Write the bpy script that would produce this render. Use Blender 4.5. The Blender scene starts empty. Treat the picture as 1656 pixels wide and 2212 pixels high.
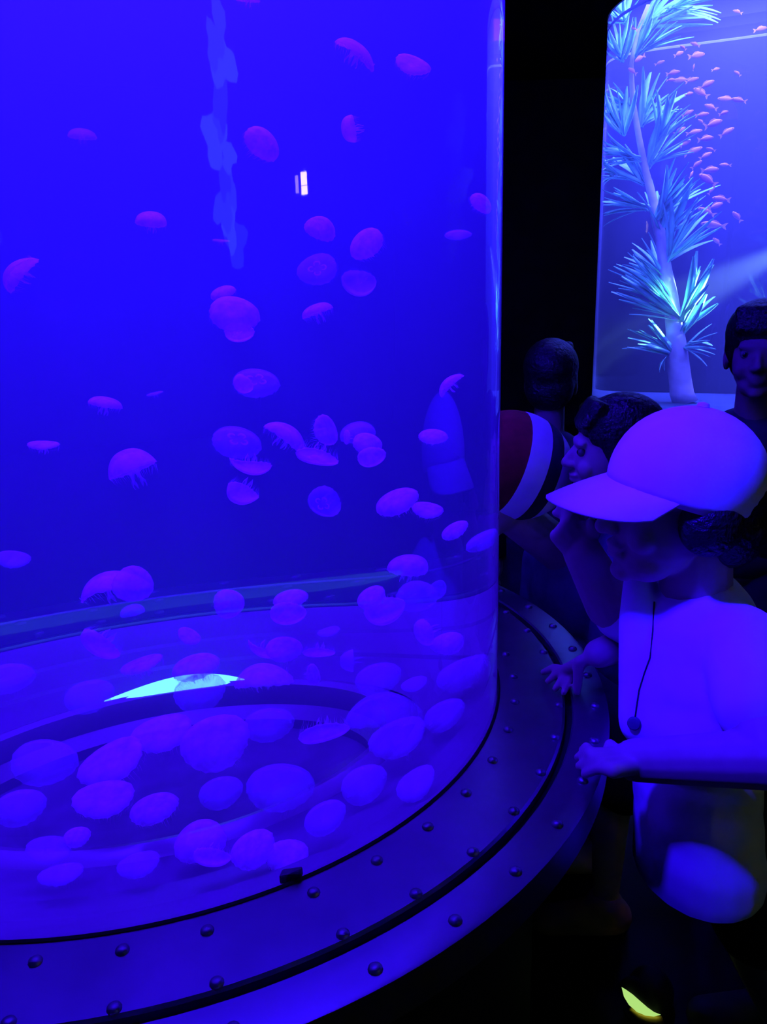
import bpy, bmesh, math, random
import numpy as np
from mathutils import Vector, Matrix, Quaternion
from mathutils.bvhtree import BVHTree

SC = bpy.context.scene
COL = SC.collection
random.seed(7)

# ------------------------------------------------------------------ camera
FPX = 1700.0
PITCH, ROLL = math.radians(15.83), math.radians(-1.727)
CAM = Vector((0, 0, 1.40))
_f = Vector((0, math.cos(PITCH), -math.sin(PITCH)))
_u = Vector((0, math.sin(PITCH), math.cos(PITCH)))
_r = Vector((1, 0, 0))
RIGHT = _r * math.cos(ROLL) + _u * math.sin(ROLL)
UP = -_r * math.sin(ROLL) + _u * math.cos(ROLL)
FWD = _f
cam = bpy.data.cameras.new('camera')
cam.sensor_fit = 'VERTICAL'; cam.sensor_height = 36.0; cam.lens = 36.0 * FPX / 2212.0
cam.clip_start = 0.02
cam_o = bpy.data.objects.new('camera', cam); COL.objects.link(cam_o)
_m = Matrix((RIGHT, UP, -FWD)).transposed().to_4x4(); _m.translation = CAM
cam_o.matrix_world = _m
SC.camera = cam_o

# ------------------------------------------------------------------ world, exposure, lights
SC.view_settings.view_transform = 'Standard'
SC.view_settings.look = 'None'
SC.view_settings.exposure = 0.0
SC.view_settings.gamma = 1.0
SC.view_settings.use_curve_mapping = False
SC.cycles.volume_bounces = 0
SC.cycles.transparent_max_bounces = 16
SC.cycles.max_bounces = 6
SC.cycles.diffuse_bounces = 2
SC.cycles.glossy_bounces = 3
SC.cycles.transmission_bounces = 6
SC.cycles.adaptive_threshold = 0.05
SC.cycles.sample_clamp_indirect = 6.0
world = bpy.data.worlds.new('world'); SC.world = world; world.use_nodes = True
world.node_tree.nodes['Background'].inputs[0].default_value = (0.001, 0.001, 0.004, 1)

TX, TY, TR = -0.405, 1.271, 0.5925          # jellyfish tank: axis and outer radius
RIM_Z = 0.75
T2R, T2D = 0.60, 4.10                        # far tank: radius and distance of its axis

def light(name, kind, loc, energy, color, target=None, **kw):
    l = bpy.data.lights.new(name, kind); l.energy = energy; l.color = color
    for k, v in kw.items(): setattr(l, k, v)
    o = bpy.data.objects.new(name, l); COL.objects.link(o); o.location = loc
    if target is not None:
        o.rotation_euler = (Vector(target) - Vector(loc)).to_track_quat('-Z', 'Y').to_euler()
    return o

VIOLET = (0.015, 0.0008, 1.0)
light('tank_hood_lamp', 'AREA', (TX, TY, 2.44), 232, (0.023, 0.003, 1.0), shape='DISK', size=0.95)
# added light standing in for hood lamp rays through the acrylic onto the child
light('child_fill_light', 'SPOT', (-0.40, 0.50, 2.45), 640, VIOLET, (0.44, 1.10, 1.20),
      spot_size=math.radians(35), spot_blend=1.0, shadow_soft_size=0.07)

# ------------------------------------------------------------------ picture geometry helpers
def ray(px, py):
    return (FWD + RIGHT * ((px - 828) / FPX) - UP * ((py - 1106) / FPX))
def at(px, py, depth):
    return CAM + ray(px, py) * depth
def at_z(px, py, z):
    d = ray(px, py); return CAM + d * ((z - CAM.z) / d.z)
_a2 = ray(1295, 450); _az = math.atan2(_a2.x, _a2.y) + math.asin(T2R / T2D)
T2X, T2Y = T2D * math.sin(_az), T2D * math.cos(_az)
TANKS = {1: (TX, TY, TR), 2: (T2X, T2Y, T2R)}
def enter(px, py, k):
    """Sight line bent into the water of tank k: entry point, direction, chord length."""
    cx, cy, R = TANKS[k]
    d = ray(px, py).normalized(); ox, oy = CAM.x - cx, CAM.y - cy
    a = d.x**2 + d.y**2; b = 2 * (ox * d.x + oy * d.y); c = ox * ox + oy * oy - R * R
    D = b * b - 4 * a * c
    if D < 0: D = 0.0
    p = CAM + d * ((-b - math.sqrt(D)) / (2 * a))
    n = Vector((p.x - cx, p.y - cy, 0)) / R
    ci = -n.dot(d); q = 1 / 1.33
    v = d * q + n * (q * ci - math.sqrt(max(0, 1 - q * q * (1 - ci * ci))))
    L = -2 * (n.x * v.x + n.y * v.y) * R / (v.x**2 + v.y**2)
    return p, v, L
def inside(px, py, off, k=1):
    """Point in tank k seen at a pixel, on the upright plane `off` metres behind the tank axis."""
    cx, cy, R = TANKS[k]
    p, v, L = enter(px, py, k)
    h = Vector((cx - CAM.x, cy - CAM.y, 0)).normalized()
    s = (off - (p - Vector((cx, cy, 0))).dot(h)) / v.dot(h)
    s = min(max(s, 0.10 * L), 0.88 * L)
    return p + v * s
def inside_scale(px, py, off, k=1):
    a = inside(px - 8, py, off, k); b = inside(px + 8, py, off, k)
    c = inside(px, py - 8, off, k); d = inside(px, py + 8, off, k)
    return ((b - a).length / 16 * 0.4 + (d - c).length / 16 * 0.6)

# ------------------------------------------------------------------ object helpers
def tag(o, label=None, cat=None, group=None, kind=None):
    if label: o['label'] = label
    if cat: o['category'] = cat
    if group: o['group'] = group
    if kind: o['kind'] = kind
    return o
def empty(name, loc=(0, 0, 0), parent=None):
    o = bpy.data.objects.new(name, None); COL.objects.link(o); o.location = loc
    o.empty_display_size = 0.05
    if parent: o.parent = parent
    return o
def smooth(me, on=True):
    me.polygons.foreach_set('use_smooth', [on] * len(me.polygons)); return me
def obj(name, me, mat=None, parent=None, world=True):
    """Link a mesh; vertices are given in world space when `world` and the parent is an Empty at a base point."""
    o = bpy.data.objects.new(name, me); COL.objects.link(o)
    if mat is not None and not me.materials: me.materials.append(mat)
    if parent:
        o.parent = parent
        if world:
            q = parent; M = Matrix.Identity(4)
            while q: M = q.matrix_basis @ M; q = q.parent
            o.matrix_basis = M.inverted()
    return o
def from_bm(name, bm, sm=True):
    me = bpy.data.meshes.new(name); bm.normal_update(); bm.to_mesh(me); bm.free()
    return smooth(me, sm)
def mesh(name, v, f, sm=True):
    me = bpy.data.meshes.new(name); me.from_pydata([tuple(x) for x in v], [], f); me.update()
    return smooth(me, sm)
def box(name, lo, hi, bevel=0.0):
    bm = bmesh.new(); bmesh.ops.create_cube(bm, size=1)
    for v in bm.verts:
        v.co = Vector([lo[i] + (v.co[i] + .5) * (hi[i] - lo[i]) for i in range(3)])
    if bevel: bmesh.ops.bevel(bm, geom=bm.edges[:], offset=bevel, segments=2, affect='EDGES', profile=.5)
    return from_bm(name, bm, False)
def lathe(name, prof, c=(0, 0), n=96, closed=False, sm=True, a0=0.0, a1=2 * math.pi):
    full = abs(a1 - a0 - 2 * math.pi) < 1e-6
    m = n if full else n + 1
    v, f = [], []
    for i in range(m):
        a = a0 + (a1 - a0) * i / n
        for r, z in prof: v.append((c[0] + r * math.cos(a), c[1] + r * math.sin(a), z))
    k = len(prof)
    for i in range(n):
        j = (i + 1) % m
        for q in range(k if closed else k - 1):
            w = (q + 1) % k
            f.append((i * k + q, j * k + q, j * k + w, i * k + w))
    me = mesh(name, v, f, sm)
    if sm:
        try: me.set_sharp_from_angle(angle=math.radians(35))
        except Exception: pass
    return me
def tube(name, pts, r, n=8):
    v, f = [], []; pts = [Vector(p) for p in pts]
    rs = r if isinstance(r, (list, tuple)) else [r] * len(pts)
    up = Vector((0.13, 0.2, 1)).normalized()
    for i, p in enumerate(pts):
        t = (pts[min(i + 1, len(pts) - 1)] - pts[max(i - 1, 0)]).normalized()
        a = t.cross(up)
        if a.length < 1e-3: a = t.cross(Vector((1, 0, 0)))
        a.normalize(); b = t.cross(a)
        for j in range(n):
            w = 2 * math.pi * j / n
            v.append(p + (a * math.cos(w) + b * math.sin(w)) * rs[i])
    for i in range(len(pts) - 1):
        for j in range(n):
            k = (j + 1) % n; f.append((i * n + j, i * n + k, (i + 1) * n + k, (i + 1) * n + j))
    f.append(tuple(range(n))[::-1]); f.append(tuple((len(pts) - 1) * n + j for j in range(n)))
    return mesh(name, v, f)

# soft bodies: overlapping solids fused into one continuous skin
class Blob:
    def __init__(s, k=1.0): s.bm = bmesh.new(); s.k = k
    def ell(s, c, r, rot=None, seg=20):
        r = [q * s.k for q in r]
        M = Matrix.Translation(Vector(c)) @ (rot.to_4x4() if rot is not None else Matrix.Identity(4)) @ Matrix.Diagonal((r[0], r[1], r[2], 1))
        bmesh.ops.create_uvsphere(s.bm, u_segments=seg, v_segments=seg // 2 + 2, radius=1, matrix=M); return s
    def cap(s, p0, p1, r0, r1, n=14, flat=1.0, fdir=None):
        p0, p1 = Vector(p0), Vector(p1); t = (p1 - p0); L = t.length
        if L < 1e-6: return s.ell(p0, (r0,) * 3)
        r0, r1 = r0 * s.k, r1 * s.k
        t /= L
        a = fdir.cross(t).normalized() if fdir is not None else t.orthogonal().normalized(); b = t.cross(a)
        rings = []
        for k in range(5): w = -math.pi / 2 + math.pi / 2 * k / 4; rings.append((p0 + t * r0 * math.sin(w), r0 * max(math.cos(w), .02)))
        for k in range(5): w = math.pi / 2 * k / 4; rings.append((p1 + t * r1 * math.sin(w), r1 * max(math.cos(w), .02)))
        vs = [[s.bm.verts.new(c + (a * math.cos(2 * math.pi * j / n) + b * math.sin(2 * math.pi * j / n) * flat) * r) for j in range(n)] for c, r in rings]
        for i in range(len(vs) - 1):
            for j in range(n):
                k = (j + 1) % n; s.bm.faces.new((vs[i][j], vs[i][k], vs[i + 1][k], vs[i + 1][j]))
        s.bm.faces.new(vs[0][::-1]); s.bm.faces.new(vs[-1]); return s
    def chain(s, pts, rs, **k):
        for i in range(len(pts) - 1): s.cap(pts[i], pts[i + 1], rs[i], rs[i + 1], **k)
        return s
    def build(s, name, mat, parent=None, voxel=.006, it=4, M=None):
        if M is not None: bmesh.ops.transform(s.bm, matrix=M, verts=s.bm.verts)
        bmesh.ops.recalc_face_normals(s.bm, faces=s.bm.faces)
        me = from_bm(name + '_raw', s.bm)
        o = bpy.data.objects.new(name + '_raw', me); COL.objects.link(o)
        r = o.modifiers.new('r', 'REMESH'); r.mode = 'VOXEL'; r.voxel_size = voxel; r.use_smooth_shade = True
        q = o.modifiers.new('s', 'SMOOTH'); q.factor = .5; q.iterations = it
        dg = bpy.context.evaluated_depsgraph_get(); dg.update()
        new = bpy.data.meshes.new_from_object(o.evaluated_get(dg)); new.name = name
        bpy.data.objects.remove(o); bpy.data.meshes.remove(me)
        new.materials.clear(); smooth(new)
        return obj(name, new, mat, parent)

# ------------------------------------------------------------------ materials
def mat(name, color, rough=.6, spec=.4, metal=0.0, noise=0.0, nscale=20.0, bump=0.0, bscale=60.0, sheen=0.0, trans=0.0):
    m = bpy.data.materials.new(name); m.use_nodes = True; nt = m.node_tree; L = nt.links
    b = nt.nodes['Principled BSDF']
    b.inputs['Base Color'].default_value = (*color, 1); b.inputs['Roughness'].default_value = rough
    b.inputs['Specular IOR Level'].default_value = spec; b.inputs['Metallic'].default_value = metal
    if sheen: b.inputs['Sheen Weight'].default_value = sheen
    if noise or bump:
        tc = nt.nodes.new('ShaderNodeTexCoord')
    if noise:
        n = nt.nodes.new('ShaderNodeTexNoise'); n.inputs['Scale'].default_value = nscale; n.inputs['Detail'].default_value = 2
        L.new(tc.outputs['Object'], n.inputs['Vector'])
        rp = nt.nodes.new('ShaderNodeValToRGB')
        rp.color_ramp.elements[0].position = .3; rp.color_ramp.elements[1].position = .7
        rp.color_ramp.elements[0].color = (*[c * (1 - noise) for c in color], 1)
        rp.color_ramp.elements[1].color = (*[min(1, c * (1 + noise)) for c in color], 1)
        L.new(n.outputs['Fac'], rp.inputs['Fac']); L.new(rp.outputs['Color'], b.inputs['Base Color'])
    if bump:
        n2 = nt.nodes.new('ShaderNodeTexNoise'); n2.inputs['Scale'].default_value = bscale; n2.inputs['Detail'].default_value = 4
        L.new(tc.outputs['Object'], n2.inputs['Vector'])
        bp = nt.nodes.new('ShaderNodeBump'); bp.inputs['Strength'].default_value = bump; bp.inputs['Distance'].default_value = .01
        L.new(n2.outputs['Fac'], bp.inputs['Height']); L.new(bp.outputs['Normal'], b.inputs['Normal'])
    return m
def glow(name, color, strength, sample=False):
    m = bpy.data.materials.new(name); m.use_nodes = True; nt = m.node_tree
    nt.nodes.clear(); o = nt.nodes.new('ShaderNodeOutputMaterial'); e = nt.nodes.new('ShaderNodeEmission')
    e.inputs[0].default_value = (*color, 1); e.inputs[1].default_value = strength
    nt.links.new(e.outputs[0], o.inputs['Surface'])
    if not sample: m.cycles.emission_sampling = 'NONE'
    return m
def wall_glass(name):
    m = bpy.data.materials.new(name); m.use_nodes = True; nt = m.node_tree; nt.nodes.clear(); L = nt.links
    o = nt.nodes.new('ShaderNodeOutputMaterial'); mx = nt.nodes.new('ShaderNodeMixShader'); fr = nt.nodes.new('ShaderNodeFresnel')
    re = nt.nodes.new('ShaderNodeBsdfRefraction'); gl = nt.nodes.new('ShaderNodeBsdfGlossy')
    # air to acrylic outside, water to air inside
    ge = nt.nodes.new('ShaderNodeNewGeometry'); mr = nt.nodes.new('ShaderNodeMapRange')
    mr.inputs['To Min'].default_value = 1.49; mr.inputs['To Max'].default_value = 1.36
    L.new(ge.outputs['Backfacing'], mr.inputs['Value']); L.new(mr.outputs[0], fr.inputs['IOR'])
    re.inputs['IOR'].default_value = 1.33
    re.inputs['Roughness'].default_value = 0.0; gl.inputs['Roughness'].default_value = 0.02
    re.inputs['Color'].default_value = (.97, .98, 1, 1)
    L.new(fr.outputs[0], mx.inputs[0]); L.new(re.outputs[0], mx.inputs[1]); L.new(gl.outputs[0], mx.inputs[2]); L.new(mx.outputs[0], o.inputs['Surface'])
    return m
def water_mat(name, color, density):
    m = bpy.data.materials.new(name); m.use_nodes = True; nt = m.node_tree; nt.nodes.clear()
    o = nt.nodes.new('ShaderNodeOutputMaterial'); v = nt.nodes.new('ShaderNodeVolumeScatter')
    v.inputs['Color'].default_value = (*color, 1); v.inputs['Density'].default_value = density
    nt.links.new(v.outputs[0], o.inputs['Volume']); return m
def jelly_mat(name, color, opacity, tcol=None):
    m = bpy.data.materials.new(name); m.use_nodes = True; nt = m.node_tree; nt.nodes.clear(); L = nt.links
    o = nt.nodes.new('ShaderNodeOutputMaterial'); mx = nt.nodes.new('ShaderNodeMixShader'); m2 = nt.nodes.new('ShaderNodeMixShader')
    tr = nt.nodes.new('ShaderNodeBsdfTransparent'); tl = nt.nodes.new('ShaderNodeBsdfTranslucent'); df = nt.nodes.new('ShaderNodeBsdfDiffuse')
    tl.inputs[0].default_value = (*color, 1); df.inputs[0].default_value = (*color, 1); m2.inputs[0].default_value = .5
    tc = nt.nodes.new('ShaderNodeTexCoord'); n = nt.nodes.new('ShaderNodeTexNoise'); n.inputs['Scale'].default_value = 2.5; n.inputs['Detail'].default_value = 3
    L.new(tc.outputs['Object'], n.inputs['Vector'])
    mr = nt.nodes.new('ShaderNodeMapRange'); mr.inputs['From Min'].default_value = .3; mr.inputs['From Max'].default_value = .7
    mr.inputs['To Min'].default_value = opacity * .7; mr.inputs['To Max'].default_value = min(1, opacity * 1.3)
    L.new(n.outputs['Fac'], mr.inputs['Value']); L.new(mr.outputs[0], mx.inputs[0])
    L.new(df.outputs[0], m2.inputs[1]); L.new(tl.outputs[0], m2.inputs[2])
    L.new(tr.outputs[0], mx.inputs[1]); L.new(m2.outputs[0], mx.inputs[2]); L.new(mx.outputs[0], o.inputs['Surface'])
    return m

M_black = mat('black_paint', (.006, .006, .008), .7, .2, noise=.3, nscale=6)
M_floor = mat('dark_floor', (.005, .005, .007), .6, .2, noise=.4, nscale=9)
M_rim = mat('painted_metal', (.28, .265, .30), .34, .5, .92, noise=.10, nscale=14, bump=.04, bscale=40)
M_rivet = mat('rivet_metal', (.26, .25, .28), .38, .6, .9)
M_groove = mat('rubber_seal', (.01, .01, .012), .7, .2)
M_acryl = wall_glass('acrylic')
M_water = water_mat('jelly_water', (.42, 1.0, 1.0), .45)
M_tfloor = mat('tank_floor_resin', (.09, .05, .10), .5, .4, noise=.12, nscale=8)
M_lip = mat('basin_lip_resin', (.12, .07, .12), .3, .5)
M_pit = mat('basin_grate', (.06, .04, .07), .6, .3, noise=.3, nscale=20)
M_cyan = glow('basin_lamp_lens', (.12, .62, 1.0), 2.6)
M_lampv = glow('hood_lamp_lens', (.10, .01, 1.0), 3.0)

# ------------------------------------------------------------------ room shell
X0, X1, Y0, Y1, Z1 = -3.2, 3.5, -3.3, 8.0, 3.2
def struct(name, me, m, parent=None):
    return tag(obj(name, me, m, parent), kind='structure')
struct('floor', box('floor', (X0, Y0, -.1), (X1, Y1, 0)), M_floor)
struct('ceiling', box('ceiling', (X0, Y0, Z1), (X1, Y1, Z1 + .1)), M_black)
struct('wall_back', box('wall_back', (X0, Y1, 0), (X1, Y1 + .1, Z1)), M_black)
struct('wall_front', box('wall_front', (X0, Y0 - .1, 0), (X1, Y0, Z1)), M_black)
struct('wall_left', box('wall_left', (X0 - .1, Y0, 0), (X0, Y1, Z1)), M_black)
struct('wall_right', box('wall_right', (X1, Y0, 0), (X1 + .1, Y1, Z1)), M_black)

# ------------------------------------------------------------------ jellyfish tank
tank = empty('jellyfish_tank', (TX, TY, 0))
tag(tank, 'large round jellyfish tank glowing blue violet above a riveted metal rim', 'aquarium')
C1 = (TX, TY)
obj('acrylic_wall', lathe('acrylic_wall', [(TR, .735), (TR, 2.50)], C1, 160), M_acryl, tank)
# closed body of hazy water, a little inside the wall
RW = TR - .006
obj('water', lathe('water', [(0.0001, .56), (.30, .56), (.30, .66), (RW, .70), (RW, 2.40), (0.0001, 2.40)], C1, 96), M_water, tank)
ped = obj('pedestal', lathe('pedestal', [(.60, 0), (.60, .06), (.66, .10), (.66, .62), (.70, .70), (.70, .715), (.585, .715)], C1, 96), M_black, tank)
plate = obj('rim_plate', lathe('rim_plate', [(TR + .003, .715), (TR + .003, RIM_Z - .002), (TR + .005, RIM_Z), (.698, RIM_Z), (.7015, RIM_Z - .003), (.7015, .715)], C1, 160), M_rim, tank)
obj('groove_seal', lathe('groove_seal', [(.7005, .7355), (.7135, .7355)], C1, 160), M_groove, tank)
ring = obj('outer_ring', lathe('outer_ring', [(.7125, .70), (.7125, RIM_Z - .003), (.715, RIM_Z), (.764, RIM_Z), (.7685, RIM_Z - .0015), (.769, RIM_Z - .005), (.769, .70), (.7125, .70)], C1, 160), M_rim, tank)
obj('base_seal', lathe('base_seal', [(TR + .0005, .752), (TR + .0025, .7535), (TR + .005, .7515), (TR + .005, .749)], C1, 160), M_groove, tank)
rv = lathe('rivet', [(.0075, -.001), (.0075, .0008), (.0066, .0030), (.0045, .0046), (.002, .0053), (.0001, .0055)], (0, 0), 12)
rv.materials.append(M_rivet)
def rivets(par, r, angs, s=1.0):
    for a in angs:
        o = bpy.data.objects.new('rivet', rv); COL.objects.link(o); o.parent = par
        M = par.matrix_basis.inverted() if False else Matrix.Identity(4)
        w = Vector((TX + r * math.cos(a), TY + r * math.sin(a), RIM_Z))
        o.location = w; o.scale = (s, s, s)
ang_seq = []
a = -59.7
while a < 290: ang_seq.append(math.radians(a)); a += 7.93
rivets(plate, .622, ang_seq); rivets(plate, .692, ang_seq)
rivets(ring, .7485, [x + math.radians(.5) for x in ang_seq], 1.05)
# small drain clamp standing against the foot of the wall
pc = at_z(628, 1897, RIM_Z)
obj('wall_clamp', box('wall_clamp', (pc.x - .013, pc.y - .008, RIM_Z - .001), (pc.x + .013, pc.y + .008, RIM_Z + .012), .003), M_groove, tank)

# floor of the tank with its sunken basin
BR, BZ = .285, .690
obj('tank_floor', lathe('tank_floor', [(TR - .002, .742), (TR - .02, .730), (.50, .722), (.495, .716), (.42, .704), (.415, .698), (BR + .035, BZ)], C1, 128), M_tfloor, tank)
lip = obj('basin_lip', lathe('basin_lip', [(BR + .035, BZ - .004), (BR + .025, BZ + .006), (BR + .008, BZ + .012), (BR - .006, BZ + .008), (BR - .010, BZ - .006), (BR - .010, .66), (BR - .03, .64), (BR - .03, .62)], C1, 128), M_lip, tank)
obj('basin_bottom', lathe('basin_bottom', [(BR - .02, .625), (.18, .600), (.06, .592), (.0001, .590)], C1, 64), M_pit, tank)
# crescent lamp behind the far side of the lip
def lip_angle(px):
    best = None
    for i in range(0, 721):
        w = math.radians(20 + i * .25)
        P = Vector((TX + BR * math.cos(w), TY + BR * math.sin(w), BZ))
        # project with refraction: search along far lip only by matching the bent sight line
        if best is None: best = []
        best.append((w, P))
    res = min(best, key=lambda t: abs((lambda h: math.atan2(h.y - TY, h.x - TX))(lip_hit(px)) - t[0]))
    return res[0]
def lip_hit(px):
    # follow bent sight lines down a pixel column until they meet the far side of the lip circle
    prev = None
    for py in range(1400, 1640):
        p, v, L = enter(px, py, 1); s = (BZ - p.z) / v.z; h = p + v * s
        r = math.hypot(h.x - TX, h.y - TY)
        if r < BR + .004: return h
    return h
w0, w1 = lip_angle(515), lip_angle(238)
v, f = [], []; n = 28
for i in range(n + 1):
    t = i / n; w = w0 + (w1 - w0) * t
    e = max(math.sin(math.pi * t), 0.0); e = e ** 0.9 * (1 - .55 * t)
    for (r, z) in ((BR - .006, BZ + .004), (BR - .006 + .010, BZ + .006 + .022 * e), (BR + .03, BZ + .006 + .026 * e), (BR + .036, BZ)):
        v.append((TX + r * math.cos(w), TY + r * math.sin(w), z))
for i in range(n):
    for q in range(4):
        k = (q + 1) % 4; f.append((i * 4 + q, (i + 1) * 4 + q, (i + 1) * 4 + k, i * 4 + k))
f.append((0, 1, 2, 3)); f.append(tuple(n * 4 + q for q in (3, 2, 1, 0)))
tag(obj('basin_lamp', mesh('basin_lamp', v, f), M_cyan, tank), 'glowing cyan crescent lamp')
hood = obj('hood', lathe('hood', [(.50, 2.46), (.50, 2.43), (.62, 2.43), (.66, 2.46), (.66, Z1)], C1, 96), M_black, tank)
obj('hood_lid', lathe('hood_lid', [(.56, 2.50), (.0001, 2.50)], C1, 64), M_black, tank)

# ------------------------------------------------------------------ jellyfish
def bell_mesh(name, H, flare, bend, seed, thick=.13, nseg=40, nr=11):
    rnd = random.Random(seed); v, f = [], []
    ph = rnd.random() * 6
    def pt(s, a, inner):
        ang = s * math.pi / 2
        r = math.sin(ang) ** (0.85); z = H * (math.cos(ang) ** flare)
        if inner: r *= (1 - thick * .25); z = z * (1 - thick) - thick * .55 * (1 - s)
        r *= 1 + .045 * math.sin(3 * a + ph) * s + .03 * math.sin(16 * a) * s ** 6
        z += -.03 * math.cos(16 * a) * s ** 6
        x, y = r * math.cos(a), r * math.sin(a)
        z += bend * (x * x) * .55 + bend * .25 * x
        return (x, y, z)
    for inner in (0, 1):
        for i in range(nr + 1):
            s = .03 + .97 * i / nr
            for j in range(nseg): v.append(pt(s, 2 * math.pi * j / nseg, inner))
    off = (nr + 1) * nseg
    for i in range(nr):
        for j in range(nseg):
            k = (j + 1) % nseg
            f.append((i * nseg + j, (i + 1) * nseg + j, (i + 1) * nseg + k, i * nseg + k))
            f.append((off + i * nseg + j, off + i * nseg + k, off + (i + 1) * nseg + k, off + (i + 1) * nseg + j))
    for j in range(nseg):
        k = (j + 1) % nseg
        f.append((nr * nseg + j, off + nr * nseg + j, off + nr * nseg + k, nr * nseg + k))
    f.append(tuple(range(nseg))); f.append(tuple(off + j for j in range(nseg))[::-1])
    return mesh(name, v, f)
M_bell = jelly_mat('jelly_bell', (.95, .42, .98), .42)
M_arm = jelly_mat('jelly_arm', (.95, .50, .98), .42)
M_gonad = jelly_mat('jelly_gonad', (1.0, .40, .62), .60)
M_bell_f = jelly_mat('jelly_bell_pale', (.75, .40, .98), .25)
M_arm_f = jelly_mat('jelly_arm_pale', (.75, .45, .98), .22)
BELLS = {'dome': (.62, .9, 0.0), 'flat': (.36, 1.0, .25), 'boat': (.42, 1.0, -.45), 'cone': (1.05, 1.35, .12), 'tall': (.85, .75, .0), 'wing': (.46, 1.2, -.75)}
bell_me = {(k, p): bell_mesh('bell', *q, seed=hash(k) % 97 if False else len(k) + ord(k[0])) for k, q in BELLS.items() for p in (0, 1)}
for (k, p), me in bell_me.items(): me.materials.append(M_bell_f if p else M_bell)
def arm_mesh(seed):
    rnd = random.Random(seed); v, f = [], []; n = 14
    ph = rnd.random() * 6
    for i in range(n + 1):
        t = i / n; z = .30 - 1.15 * t; x = .10 + .16 * math.sin(t * 2.2) + .05 * math.sin(7 * t + ph)
        w = .13 * (1 - t) ** .7 + .012; fr = .05 * math.sin(13 * t + ph) * (1 - .5 * t)
        v += [(x - fr, -w, z + .02 * math.sin(17 * t)), (x + .035, 0, z), (x + fr, w, z - .02 * math.sin(15 * t))]
    for i in range(n):
        for q in (0, 1): f.append((i * 3 + q, i * 3 + q + 1, i * 3 + q + 4, i * 3 + q + 3))
    return mesh('oral_arm', v, f)
arm_me = {}
for p in (0, 1):
    arm_me[p] = [arm_mesh(3), arm_mesh(5)]
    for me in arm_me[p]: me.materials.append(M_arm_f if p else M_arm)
def gonad_mesh():
    pts = [(.30 + .13 * math.cos(w), .15 * math.sin(w), .0) for w in [math.radians(-130 + 26 * i) for i in range(11)]]
    return tube('gonad', pts, [.02 + .03 * math.sin(math.pi * i / 10) for i in range(11)], 6)
gon_me = gonad_mesh(); gon_me.materials.append(M_gonad)
def fringe_mesh(long_):
    rnd = random.Random(11); v, f = [], []
    for i in range(44):
        a = 2 * math.pi * i / 44 + rnd.uniform(-.04, .04); L = long_ * rnd.uniform(.5, 1.2); w = .010
        ca, sa = math.cos(a), math.sin(a); b = len(v); m = 5; o = rnd.uniform(-.12, .12)
        for k in range(m):
            t = k / (m - 1); r = .965 - .10 * t + o * t * t; z = -.01 - L * t; ww = w * (1 - .8 * t)
            for d in (-1, 1):
                v.append((r * ca - d * ww * sa, r * sa + d * ww * ca, z))
            v.append(((r + ww) * ca, (r + ww) * sa, z))
        for k in range(m - 1):
            for q in range(3):
                w2 = (q + 1) % 3; f.append((b + k * 3 + q, b + k * 3 + w2, b + k * 3 + 3 + w2, b + k * 3 + 3 + q))
    return mesh('tentacle_fringe', v, f)
fr_me = {}
for p in (0, 1):
    fr_me[p] = fringe_mesh(.42); fr_me[p].materials.append(M_arm_f if p else M_arm)

def jelly(px, py, size, ang, tilt, shape, off, label, pale=0, gon=False, arms=True, squash=1.0, group='jellyfish drifting in the big tank'):
    p = inside(px, py, off); s = inside_scale(px, py, off) * size * .5
    # keep clear of wall and floor
    def floor_z(q):
        r = math.hypot(q.x - TX, q.y - TY); return .60 if r < .24 else (.71 if r < .42 else .735)
    o_ = off
    while p.z - .80 * s < floor_z(p) and o_ > -.56:
        o_ -= .015; p = inside(px, py, o_); s = inside_scale(px, py, o_) * size * .5
    r = math.hypot(p.x - TX, p.y - TY); lim = TR - .012 - s
    if r > lim:
        k = lim / r; p = Vector((TX + (p.x - TX) * k, TY + (p.y - TY) * k, p.z))
    a, e = math.radians(ang), math.radians(tilt)
    d = ((RIGHT * math.cos(a) + UP * math.sin(a)) * math.cos(e) - FWD * math.sin(e)).normalized()
    rot = d.to_track_quat('Z', 'Y')
    # the bell bends sideways in the picture plane
    side = rot @ Vector((1, 0, 0)); tgt = d.cross(-FWD)
    if tgt.length > .05:
        tgt.normalize(); w = math.atan2(side.cross(tgt).dot(d), side.dot(tgt)); rot = Quaternion(d, w) @ rot
    o = empty('jellyfish', p); o.rotation_mode = 'QUATERNION'; o.rotation_quaternion = rot; o.scale = (s, s * squash, s)
    tag(o, label, 'jellyfish', group)
    H = BELLS[shape][0]
    b = bpy.data.objects.new('bell', bell_me[(shape, pale)]); COL.objects.link(b); b.parent = o; b.location = (0, 0, -H * .45)
    if arms:
        for i in range(4):
            c = bpy.data.objects.new('oral_arm', arm_me[pale][i % 2]); COL.objects.link(c); c.parent = o
            c.location = (0, 0, -H * .45); c.rotation_euler = (0, 0, math.radians(45 + 90 * i)); c.scale = (1, 1, .62 + .3 * H)
        c = bpy.data.objects.new('tentacle_fringe', fr_me[pale]); COL.objects.link(c); c.parent = o; c.location = (0, 0, -H * .45)
    if gon:
        for i in range(4):
            c = bpy.data.objects.new('gonad', gon_me); COL.objects.link(c); c.parent = b
            c.location = (0, 0, H * .52); c.rotation_euler = (0, 0, math.radians(90 * i))
    return o

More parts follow.
